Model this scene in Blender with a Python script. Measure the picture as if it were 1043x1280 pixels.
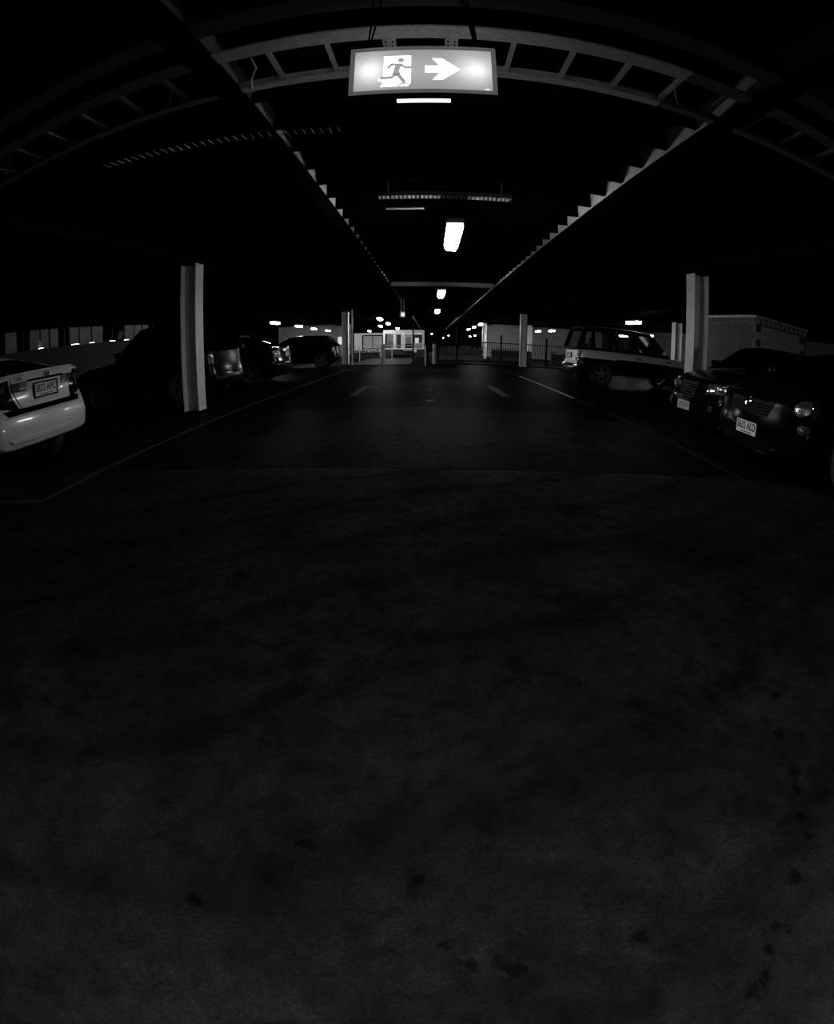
import bpy, bmesh, math, random
from mathutils import Vector, Matrix
from mathutils.bvhtree import BVHTree

for o in list(bpy.data.objects):
    bpy.data.objects.remove(o)
SC = bpy.context.scene
COL = SC.collection
random.seed(7)
PI = math.pi

# ------------------------------------------------------------------ camera, world, exposure
cd = bpy.data.cameras.new('camera')
cam = bpy.data.objects.new('camera', cd)
COL.objects.link(cam)
SC.camera = cam
cam.matrix_world = Matrix(((0.99964, -0.0132, 0.02315, 0.0),
                           (0.02623, 0.33379, -0.94228, 0.0),
                           (0.00471, 0.94256, 0.33401, 1.0),
                           (0, 0, 0, 1)))
cd.type = 'PANO'
cd.panorama_type = 'FISHEYE_EQUISOLID'
cd.sensor_fit = 'HORIZONTAL'
cd.sensor_width = 36.0
cd.sensor_height = 36.0 * 1280 / 1043
cd.fisheye_lens = 620.0 / 1043 * 36.0
cd.fisheye_fov = PI
cd.clip_start = 0.01
cd.clip_end = 400

w = bpy.data.worlds.new('night')
SC.world = w
w.use_nodes = True
w.node_tree.nodes['Background'].inputs[0].default_value = (1, 1, 1, 1)
w.node_tree.nodes['Background'].inputs[1].default_value = 0.00025

SC.view_settings.view_transform = 'Standard'
SC.view_settings.look = 'None'
SC.view_settings.exposure = 0.0
SC.view_settings.gamma = 1.0
SC.view_settings.use_curve_mapping = False
SC.cycles.use_denoising = True
SC.cycles.max_bounces = 6
SC.cycles.transparent_max_bounces = 16
SC.cycles.caustics_reflective = False
SC.cycles.caustics_refractive = False

LAMP = 75.0        # radiance of the fluorescent diffusers

# ------------------------------------------------------------------ materials
MATS = {}
def nodes(name):
    m = bpy.data.materials.new(name)
    m.use_nodes = True
    nt = m.node_tree
    return m, nt, nt.nodes['Principled BSDF']

def mat(name, c, rough=.5, metal=0., spec=.5, var=0., scale=8., bump=0., coat=0.):
    if name in MATS:
        return MATS[name]
    m, nt, b = nodes(name)
    b.inputs['Base Color'].default_value = (c, c, c, 1)
    b.inputs['Roughness'].default_value = rough
    b.inputs['Metallic'].default_value = metal
    b.inputs['Specular IOR Level'].default_value = spec
    if coat:
        b.inputs['Coat Weight'].default_value = coat
        b.inputs['Coat Roughness'].default_value = .04
    if var or bump:
        tc = nt.nodes.new('ShaderNodeTexCoord')
        n = nt.nodes.new('ShaderNodeTexNoise')
        n.inputs['Scale'].default_value = scale
        n.inputs['Detail'].default_value = 6
        n.inputs['Roughness'].default_value = .65
        nt.links.new(tc.outputs['Object'], n.inputs['Vector'])
        if var:
            r = nt.nodes.new('ShaderNodeMapRange')
            r.inputs[1].default_value = .3; r.inputs[2].default_value = .7
            r.inputs[3].default_value = c * (1 - var); r.inputs[4].default_value = c * (1 + var)
            nt.links.new(n.outputs['Fac'], r.inputs[0])
            nt.links.new(r.outputs[0], b.inputs['Base Color'])
        if bump:
            bp = nt.nodes.new('ShaderNodeBump')
            bp.inputs['Strength'].default_value = bump
            bp.inputs['Distance'].default_value = .01
            nt.links.new(n.outputs['Fac'], bp.inputs['Height'])
            nt.links.new(bp.outputs[0], b.inputs['Normal'])
    MATS[name] = m
    return m

def emat(name, strength):
    if name in MATS:
        return MATS[name]
    m, nt, b = nodes(name)
    b.inputs['Base Color'].default_value = (.8, .8, .8, 1)
    b.inputs['Emission Color'].default_value = (1, 1, 1, 1)
    b.inputs['Emission Strength'].default_value = strength
    MATS[name] = m
    return m

def glass(name, tint=.35, refl=1.0):
    if name in MATS:
        return MATS[name]
    m = bpy.data.materials.new(name); m.use_nodes = True
    nt = m.node_tree; nt.nodes.clear()
    out = nt.nodes.new('ShaderNodeOutputMaterial')
    mx = nt.nodes.new('ShaderNodeMixShader')
    t = nt.nodes.new('ShaderNodeBsdfTransparent'); t.inputs[0].default_value = (tint, tint, tint, 1)
    g = nt.nodes.new('ShaderNodeBsdfGlossy'); g.inputs['Roughness'].default_value = .02
    g.inputs[0].default_value = (refl, refl, refl, 1)
    f = nt.nodes.new('ShaderNodeFresnel'); f.inputs[0].default_value = 1.5
    nt.links.new(f.outputs[0], mx.inputs[0]); nt.links.new(t.outputs[0], mx.inputs[1])
    nt.links.new(g.outputs[0], mx.inputs[2]); nt.links.new(mx.outputs[0], out.inputs[0])
    MATS[name] = m
    return m

def translucent(name, c, glow=0.):
    """back-lit acrylic: passes the lamps' light on and carries the even glow of the light box"""
    m = bpy.data.materials.new(name); m.use_nodes = True
    nt = m.node_tree; nt.nodes.clear()
    out = nt.nodes.new('ShaderNodeOutputMaterial')
    t = nt.nodes.new('ShaderNodeBsdfTranslucent'); t.inputs[0].default_value = (c, c, c, 1)
    e = nt.nodes.new('ShaderNodeEmission'); e.inputs[1].default_value = glow
    ad = nt.nodes.new('ShaderNodeAddShader')
    nt.links.new(t.outputs[0], ad.inputs[0]); nt.links.new(e.outputs[0], ad.inputs[1])
    nt.links.new(ad.outputs[0], out.inputs[0])
    return m

def asphalt(name, base, rough, stains=(), spec=.04):
    m, nt, b = nodes(name)
    N = nt.nodes; K = nt.links
    tc = N.new('ShaderNodeTexCoord')
    def noise(s, d=8., r=.65, dist=0.):
        n = N.new('ShaderNodeTexNoise'); n.inputs['Scale'].default_value = s
        n.inputs['Detail'].default_value = d; n.inputs['Roughness'].default_value = r
        n.inputs['Distortion'].default_value = dist
        K.new(tc.outputs['Object'], n.inputs['Vector']); return n
    def mr(x, a, bb, c, d):
        r = N.new('ShaderNodeMapRange'); K.new(x, r.inputs[0])
        for i, v in enumerate((a, bb, c, d)): r.inputs[i + 1].default_value = v
        return r.outputs[0]
    def mul(x, y):
        q = N.new('ShaderNodeMath'); q.operation = 'MULTIPLY'; K.new(x, q.inputs[0]); K.new(y, q.inputs[1]); return q.outputs[0]
    big = mr(noise(1.6, 8, .7, .6).outputs['Fac'], .35, .68, .55, 1.35)
    mid = mr(noise(11, 10, .8, .5).outputs['Fac'], .32, .68, .4, 1.6)
    fine = mr(noise(120, 4, .7).outputs['Fac'], .3, .7, .55, 1.45)
    spots = mr(noise(5.5, 9, .72, .6).outputs['Fac'], .27, .36, .4, 1.0)
    v = mul(mul(big, mid), mul(fine, spots))
    # long faint tyre scuffs
    wv = N.new('ShaderNodeTexWave'); wv.inputs['Scale'].default_value = .55
    wv.inputs['Distortion'].default_value = 5; wv.inputs['Detail'].default_value = 3
    mp = N.new('ShaderNodeMapping'); mp.inputs['Rotation'].default_value = (0, 0, 1.1)
    K.new(tc.outputs['Object'], mp.inputs[0]); K.new(mp.outputs[0], wv.inputs[0])
    v = mul(v, mr(wv.outputs['Fac'], 0, .25, .72, 1.0))
    dn = noise(26, 6, .7, .8)
    for (x, y, r) in stains:                       # oil drips, each with its own ragged edge
        d = N.new('ShaderNodeVectorMath'); d.operation = 'DISTANCE'
        K.new(tc.outputs['Object'], d.inputs[0]); d.inputs[1].default_value = (x, y, 0)
        a = N.new('ShaderNodeMath'); a.operation = 'MULTIPLY_ADD'
        K.new(dn.outputs['Fac'], a.inputs[0]); a.inputs[1].default_value = r * 5.0
        K.new(d.outputs['Value'], a.inputs[2])
        v = mul(v, mr(a.outputs[0], r * 2.9, r * 3.6, .35, 1.0))
    mb = N.new('ShaderNodeMath'); mb.operation = 'MULTIPLY'; K.new(v, mb.inputs[0]); mb.inputs[1].default_value = base
    K.new(mb.outputs[0], b.inputs['Base Color'])
    K.new(mr(mid, .5, 1.5, rough + .08, rough - .08), b.inputs['Roughness'])
    b.inputs['Specular IOR Level'].default_value = spec
    bp = N.new('ShaderNodeBump'); bp.inputs['Strength'].default_value = .35; bp.inputs['Distance'].default_value = .004
    K.new(mul(mid, fine), bp.inputs['Height']); K.new(bp.outputs[0], b.inputs['Normal'])
    return m

M = dict(
    steel_white=mat('white_painted_steel', .55, .45, var=.12, scale=5),
    steel_dark=mat('dark_painted_steel', .0015, .8, spec=.0, var=.25, scale=6),
    beam_lit=mat('lit_beam_steel', .34, .55, spec=.2, var=.25, scale=6),
    beam_shaded=mat('shaded_beam_steel', .004, .8, spec=.0),
    steel_mid=mat('grey_painted_steel', .32, .5, var=.2, scale=6),
    deck=mat('dark_metal_deck', .003, .8, spec=.0, var=.3, scale=3),
    galv=mat('galvanised_steel', .72, .8, spec=.1, var=.2, scale=20),
    black=mat('black_plastic', .004, .6, spec=.1),
    wire=mat('black_cable', .008, .6),
    paint_line=mat('worn_road_paint', .03, .7, spec=.05, var=.6, scale=9),
    paint_bright=mat('bright_road_paint', .40, .7, spec=.1, var=.5, scale=6),
    paint_faint=mat('faded_road_paint', .012, .7, spec=.02, var=.6, scale=9),
    marker=mat('pavement_marker_white', .008, .6, spec=.02, var=.3, scale=30),
    concrete=mat('ramp_concrete', .011, .7, spec=.1, var=.25, scale=4, bump=.2),
    block=mat('lit_blockwork', .75, .8, var=.15, scale=9, bump=.3),  # front copy, lightened to look lit
    block_shaded=mat('shaded_blockwork', .10, .8, var=.2, scale=9, bump=.3),  # same blocks, darker: the side face's shade put into the colour
    mortar=mat('mortar', .17, .9, var=.2, scale=20),
    wall_grey=mat('grey_render', .42, .8, var=.15, scale=2),
    wall_dark=mat('dark_concrete_wall', .02, .8, var=.3, scale=3),
    panel=mat('pale_fence_panel', .22, .7, var=.15, scale=3),
    leaf=mat('shrub_leaf', .5, .5, var=.4, scale=12),
    bark=mat('shrub_stem', .06, .8),
    kiosk_white=mat('kiosk_white_paint', .7, .6),
    tyre=mat('tyre_rubber', .012, .7, bump=.2, scale=40),
    alloy=mat('alloy_rim', .16, .35, metal=.7),
    chrome=mat('chrome', .75, .08, metal=1.0),
    lamp_dark=mat('dark_lamp_lens', .006, .12, spec=.3),
    lamp_clear=mat('clear_lamp_lens', .75, .22, metal=.9, coat=1.0, bump=.6, scale=40),
    lamp_mid=mat('ribbed_lamp_lens', .04, .25, spec=.4, var=.8, scale=60, bump=.5),
    plate_white=mat('plate_white', .42, .4),
    plate_bright=mat('plate_reflective_white', .85, .4),
    plate_text=mat('plate_lettering', .01, .5),
    seat=mat('seat_cloth', .015, .9),
    paint_white=mat('silver_white_paint', .47, .32, coat=.5),
    paint_black=mat('black_paint', .004, .16, spec=.03),
    paint_grey=mat('dark_grey_paint', .006, .12, spec=.15),
    paint_silver=mat('silver_paint', .55, .4, metal=.2, coat=.3),
    glass=glass('car_glass', .30),
    glass_dark=glass('dark_tinted_glass', .06),
    glass_clear=glass('window_glass', .8),
    diffuser=emat('fluorescent_diffuser', LAMP),
)

# ------------------------------------------------------------------ helpers
def link(o, parent=None):
    COL.objects.link(o)
    if parent is not None:
        o.parent = parent
    return o

def mesh_from_bm(name, bm, m, smooth=None):
    me = bpy.data.meshes.new(name)
    bmesh.ops.recalc_face_normals(bm, faces=bm.faces)
    bm.to_mesh(me); bm.free()
    if m is not None:
        me.materials.append(m)
    if smooth is not None:
        me.shade_smooth()
        me.set_sharp_from_angle(angle=math.radians(smooth))
    return me

def obj(name, bm, m, parent=None, smooth=None):
    return link(bpy.data.objects.new(name, mesh_from_bm(name, bm, m, smooth)), parent)

def use(name, me, parent=None, loc=(0, 0, 0), rot=(0, 0, 0), scale=None):
    o = bpy.data.objects.new(name, me)
    o.location = loc; o.rotation_euler = rot
    if scale: o.scale = scale
    return link(o, parent)

def thing(name, label, cat, loc=(0, 0, 0), rotz=0., group=None):
    o = bpy.data.objects.new(name, None)
    o.empty_display_size = .1
    COL.objects.link(o)
    o.location = loc; o.rotation_euler = (0, 0, rotz)
    return tag(o, label, cat, group)

def tag(o, label, cat, group=None, kind=None):
    o['label'] = label; o['category'] = cat
    if group: o['group'] = group
    if kind: o['kind'] = kind
    return o

def struct(o, label=None):
    o['kind'] = 'structure'
    if label: o['label'] = label
    return o

def box(bm, x0, x1, y0, y1, z0, z1, bev=0.):
    vs = [bm.verts.new((x, y, z)) for x in (x0, x1) for y in (y0, y1) for z in (z0, z1)]
    fs = [(0, 1, 3, 2), (4, 6, 7, 5), (0, 4, 5, 1), (2, 3, 7, 6), (0, 2, 6, 4), (1, 5, 7, 3)]
    faces = [bm.faces.new([vs[i] for i in f]) for f in fs]
    if bev:
        es = list({e for f in faces for e in f.edges})
        bmesh.ops.bevel(bm, geom=es, offset=bev, segments=2, affect='EDGES', profile=.5)
    return bm

def nbox(*a, **k):
    return box(bmesh.new(), *a, **k)

def prism(bm, pts, axis, a, b):
    """extrude a closed outline (list of 2-tuples) along an axis from a to b"""
    def P(p, t):
        if axis == 'x': return (t, p[0], p[1])
        if axis == 'y': return (p[0], t, p[1])
        return (p[0], p[1], t)
    A = [bm.verts.new(P(p, a)) for p in pts]; B = [bm.verts.new(P(p, b)) for p in pts]
    bm.faces.new(A); bm.faces.new(B[::-1])
    n = len(pts)
    for i in range(n):
        bm.faces.new((A[i], B[i], B[(i + 1) % n], A[(i + 1) % n]))
    return bm

def tube(bm, path, r, n=8, cap=True):
    path = [Vector(p) for p in path]
    rings = []
    for i, p in enumerate(path):
        d = (path[min(i + 1, len(path) - 1)] - path[max(i - 1, 0)]).normalized()
        up = Vector((0, 0, 1)) if abs(d.z) < .95 else Vector((1, 0, 0))
        u = d.cross(up).normalized(); v = d.cross(u)
        rr = r[i] if isinstance(r, (list, tuple)) else r
        rings.append([bm.verts.new(p + (u * math.cos(2 * PI * k / n) + v * math.sin(2 * PI * k / n)) * rr) for k in range(n)])
    for a, b in zip(rings, rings[1:]):
        for k in range(n):
            bm.faces.new((a[k], a[(k + 1) % n], b[(k + 1) % n], b[k]))
    if cap:
        bm.faces.new(rings[0][::-1]); bm.faces.new(rings[-1])
    return bm

def lathe_y(bm, prof, n=32):
    """profile (radius, y) revolved about the y axis; closed profile loop"""
    rings = []
    for k in range(n):
        a = 2 * PI * k / n
        rings.append([bm.verts.new((r * math.cos(a), y, r * math.sin(a))) for r, y in prof])
    m = len(prof)
    for k in range(n):
        A, B = rings[k], rings[(k + 1) % n]
        for i in range(m):
            bm.faces.new((A[i], A[(i + 1) % m], B[(i + 1) % m], B[i]))
    return bm

def ibeam_outline(W, D, tf, tw, c0=0., z0=0.):
    """I section, first coordinate across (width W), second along depth D"""
    h = W / 2; t = tw / 2
    return [(c0 - h, z0), (c0 + h, z0), (c0 + h, z0 + tf), (c0 + t, z0 + tf), (c0 + t, z0 + D - tf), (c0 + h, z0 + D - tf),
            (c0 + h, z0 + D), (c0 - h, z0 + D), (c0 - h, z0 + D - tf), (c0 - t, z0 + D - tf), (c0 - t, z0 + tf), (c0 - h, z0 + tf)]

def text_mesh(name, body, size, m, ext=.001):
    cu = bpy.data.curves.new(name, 'FONT')
    cu.body = body; cu.size = size; cu.align_x = 'CENTER'; cu.align_y = 'CENTER'; cu.extrude = ext; cu.offset = size * .018
    t = bpy.data.objects.new(name, cu)
    COL.objects.link(t)
    bpy.context.view_layer.update()
    me = bpy.data.meshes.new_from_object(t.evaluated_get(bpy.context.evaluated_depsgraph_get()))
    me.name = name
    bpy.data.objects.remove(t); bpy.data.curves.remove(cu)
    me.materials.clear(); me.materials.append(m)
    return me

# ------------------------------------------------------------------ floor
STAINS = [(1.21, .99, .03), (1.11, .82, .03), (1.06, .64, .03), (1.03, .57, .025), (.99, .48, .022), (.98, .41, .02), (.88, .31, .03),
          (.77, .19, .015), (.66, .05, .04), (.44, .30, .025), (.10, .29, .022), (.15, .285, .018), (.19, .27, .025), (.05, .34, .015), (.80, .16, .014),
          (.73, .14, .02), (-.26, .58, .025), (-.47, .36, .02), (-.01, .51, .02)]
floor = obj('floor', nbox(-16, 16, -6, 112, -.30, -.06), asphalt('asphalt_far', .002, .45, (), .01))
struct(floor, 'dark worn asphalt floor of the parking level')
for nm, y0, y1, b_, r_, st, sp_ in (('near', -6, 3.88, .0145, .6, STAINS, .0003), ('mid', 3.88, 7.72, .0055, .38, (), .0006), ('far', 7.72, 112, .005, .42, (), .0005)):
    s = obj('slab', nbox(-16, 16, y0 + .006, y1 - .006, -.06, 0), asphalt('asphalt_' + nm + '_slab', b_, r_, st, sp_), floor)

def line(pts, wd, mm=None):
    bm = bmesh.new()
    pts = [Vector((p[0], p[1], 0)) for p in pts]
    L, R_ = [], []
    for i, p in enumerate(pts):
        d = (pts[min(i + 1, len(pts) - 1)] - pts[max(i - 1, 0)]).normalized()
        n = Vector((-d.y, d.x, 0)) * wd / 2
        L.append(bm.verts.new(p + n + Vector((0, 0, .003)))); R_.append(bm.verts.new(p - n + Vector((0, 0, .003))))
    for i in range(len(pts) - 1):
        bm.faces.new((L[i], R_[i], R_[i + 1], L[i + 1]))
    return obj('painted_line', bm, mm or M['paint_line'], floor)
line([(-3.2, 3.0), (-3.2, 24)], .09)
line([(3.0, 1.5), (3.0, 10)], .09, M['paint_faint']); line([(3.0, 10), (3.0, 16.5)], .09, M['paint_bright']); line([(3.0, 16.5), (3.0, 22)], .09, M['paint_faint'])  # middle stretch brighter than the rest
for k in range(-1, 9):
    if not (k == 2):
        line([(-3.2, 2.95 + 2.38 * k), (-8.2, 2.95 + 2.38 * k)], .09, M['paint_line'] if k == 0 else M['paint_faint'])
    line([(3.0, 3.25 + 2.38 * k), (8.0, 3.25 + 2.38 * k)], .09, M['paint_faint'])
# chevron arms painted either side of the aisle
line([(-1.48, 9.4), (-1.47, 11.7)], .17); line([(-1.47, 11.62), (-1.13, 10.9)], .12)
line([(1.5, 9.6), (1.44, 12.0)], .19)
for yy in (8.6, 10.73, 13.6):
    obj('pavement_marker', nbox(-.055, .065, yy - .17, yy + .17, 0, .004), M['marker'], floor)

# ------------------------------------------------------------------ ceiling: deck, joists, beams
ceil = struct(obj('ceiling', nbox(-16, 16, -6, 112, 2.95, 3.15), M['deck']), 'dark steel deck ceiling on beams')
jm = mesh_from_bm('joist', prism(bmesh.new(), ibeam_outline(.07, .17, .008, .008), 'x', -7.5, 8.2), M['steel_dark'])
for k in range(56):
    yj = 2.9 + .52 * k
    use('joist', jm, ceil, (0, yj, 2.78))
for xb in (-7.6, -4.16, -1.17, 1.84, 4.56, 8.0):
    obj('beam_web', nbox(xb - .005, xb + .005, -5.9, 60, 2.684, 2.95), M['beam_lit'] if abs(xb) < 2 else M['beam_shaded'], ceil)
    obj('beam_flange', nbox(xb - .08, xb + .08, -5.9, 60, 2.67, 2.684), M['beam_shaded'], ceil)  # inner webs lightened, flanges and outer beams blackened: light and shade as colour
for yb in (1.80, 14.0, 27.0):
    obj('cross_beam', prism(bmesh.new(), ibeam_outline(.14, .27, .014, .010, yb, 2.675), 'x', -1.09 if yb > 5 else -9, 1.76 if yb > 5 else 9), mat('cross_beam_paint', .13, .6, spec=.1) if yb < 20 else M['beam_shaded'], ceil)
# ------------------------------------------------------------------ steel columns
def column(x_in, y_near, side, label, top=2.67, W=.31, D=.31):
    """H column; side -1: stands left of the aisle"""
    t = thing('steel_column', label, 'column', (x_in + side * D / 2, y_near + W / 2, 0), 0)
    for s in (-1, 1):
        obj('flange', nbox(s * D / 2 - (.016 if s > 0 else 0), s * D / 2 + (.016 if s < 0 else 0), -W / 2, W / 2, .012, top), M['steel_white'], t)
    obj('web', nbox(-D / 2 + .016, D / 2 - .016, -.006, .006, .012, top), M['steel_white'], t)
    obj('base_plate', nbox(-D / 2 - .06, D / 2 + .06, -W / 2 - .06, W / 2 + .06, 0, .012), M['steel_dark'], t)
    return t
column(-4.0, 7.90, -1, 'white steel column left of the aisle, beyond the white sedan')
column(4.57, 7.80, 1, 'white steel column right of the aisle, behind the dark cars')
column(-4.0, 24.3, -1, 'far steel column left of the aisle beside the handrail')
column(4.40, 24.2, 1, 'far steel column right of the aisle before the black fence')
column(3.75, 36, 1, 'distant pale column seen over the black fence left of the near column', W=.3, D=.3)
column(7.1, 36, 1, 'distant pale column just right of the far aisle column', W=.3, D=.3)
column(9.9, 18.5, 1, 'pale column past the bonnet of the silver off-road car', W=.34, D=.34)

# ------------------------------------------------------------------ fluorescent lights on the ceiling
dl, dw = 1.18, .165
bm = bmesh.new()
h0, h1 = dw / 2, dw / 2 - .03
pts = [(-h0, .085), (-h0, .045), (-h1, 0), (h1, 0), (h0, .045), (h0, .085)]
prism(bm, pts, 'y', -dl / 2 + .03, dl / 2 - .03)
for s in (-1, 1):
    A = [bm.verts.new((p[0] * .86, s * dl / 2, p[1] * .9 + .006)) for p in pts]
    B = [bm.verts.new((p[0], s * (dl / 2 - .03), p[1])) for p in pts]
    bm.faces.new(A)
    for i in range(6):
        bm.faces.new((A[i], A[(i + 1) % 6], B[(i + 1) % 6], B[i]))
bmesh.ops.remove_doubles(bm, verts=bm.verts, dist=.0005)
DIFF = mesh_from_bm('diffuser', bm, M['diffuser'])
TRAY = mesh_from_bm('light_body', nbox(-dw / 2 - .004, dw / 2 + .004, -dl / 2 - .004, dl / 2 + .004, .085, .14, bev=.008), M['steel_mid'])
HANG = mesh_from_bm('hanger_wire', tube(bmesh.new(), [(-.10, 0, .735), (0, 0, .13), (.10, 0, .735)], .004, 6), M['wire'])
BLOCKER = mesh_from_bm('side_blocker', nbox(-.003, .003, -dl / 2 - .02, dl / 2 + .02, -.03, .12), M['steel_mid'])  # added plates that keep the rear light off the ceiling
def light(x, y, label, group='hanging fluorescent lights', yaw=0.):
    t = thing('hanging_light', label, 'light', (x, y, 2.22), yaw, group)
    use('diffuser', DIFF, t); use('light_body', TRAY, t); use('hanger_wire', HANG, t, (0, -.27, 0)); use('hanger_wire', HANG, t, (0, .27, 0))
    return t
light(.25, 5.67, 'nearest glowing batten light hanging over the aisle')
light(.26, 12.3, 'second batten light along the middle of the aisle, on two wires')
light(.26, 19.0, 'third batten light along the middle of the aisle')
REAR = DIFF.copy(); REAR.materials.clear(); REAR.materials.append(emat('fluorescent_diffuser_boosted', LAMP * 1.5))  # strength raised to brighten the near floor
t = light(.25, -1.10, 'batten light over the aisle behind the viewer, with added light-blocking plates')
t.children[0].data = REAR
for s in (-1, 1):
    use('side_blocker', BLOCKER, t, (s * (dw / 2 + .012), 0, 0))
    use('end_blocker', mesh_from_bm('end_blocker', nbox(-dw / 2 - .012, dw / 2 + .012, -.003, .003, -.03, .12), M['steel_mid']), t, (0, s * (dl / 2 + .015), 0))
light(8.6, 1.6, 'added unseen batten light above the right-hand stalls, for the block wall')  # unseen source added to brighten the block wall
light(-7.49, 23.5, 'nearest of the four lights in the left row above the parked cars')
light(-7.85, 29.4, 'second of the four lights in the left row above the parked cars')
light(-8.29, 35.3, 'third of the four lights in the left row above the parked cars')
light(-8.45, 41.0, 'farthest of the four lights in the left row above the parked cars')
light(-2.47, 24.6, 'nearest light above the concrete ramp before the kiosk')
light(-2.56, 30.6, 'second light above the concrete ramp before the kiosk')
light(-3.42, 34.6, 'light beside the left end of the kiosk roof')
light(-2.64, 40.4, 'light just above the kiosk roof edge')
light(-5.75, 47.4, 'light above the framed window left of the kiosk')
light(.19, 62, 'distant light at the end of the middle row')
light(2.61, 100, 'farthest faint light right of the aisle centre')
light(2.62, 72, 'distant light right of the aisle centre beyond the fence')
light(3.06, 40.2, 'third light of the row above the fence right of the kiosk')
light(3.05, 35.0, 'second light of the row above the fence right of the kiosk')
light(2.97, 29.7, 'nearest light of the row above the fence right of the kiosk')
light(5.87, 74, 'far low light behind the fence, left of its pair')
light(5.88, 66, 'far low light behind the fence, right of its pair')
light(6.04, 49.2, 'light before the grey wall between two fence posts')
light(9.27, 63, 'small far light above the grey wall left of the far column')
light(11.85, 72, 'smallest far light next to the far right column')
light(7.90, 36.3, 'left one of two lights beyond the far right column')
light(8.21, 33.3, 'right one of two lights beyond the far right column')
light(7.30, 17.0, 'bright light above the silver off-road car')
light(12.09, 29.7, 'light seen through the front door window of the silver off-road car')
light(11.81, 25.4, 'light seen through the windscreen of the silver off-road car')

# ------------------------------------------------------------------ exit signs
def stroke(bm, pts, th, f):
    """flat band along a polyline given in artwork units"""
    P = [Vector(p) for p in pts]; A, B = [], []
    for i, p in enumerate(P):
        d = (P[min(i + 1, len(P) - 1)] - P[max(i - 1, 0)]).normalized()
        n = Vector((-d.y, d.x)) * th / 2
        A.append(bm.verts.new(f(p + n))); B.append(bm.verts.new(f(p - n)))
    for i in range(len(P) - 1):
        bm.faces.new((A[i], A[i + 1], B[i + 1], B[i]))

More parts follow.
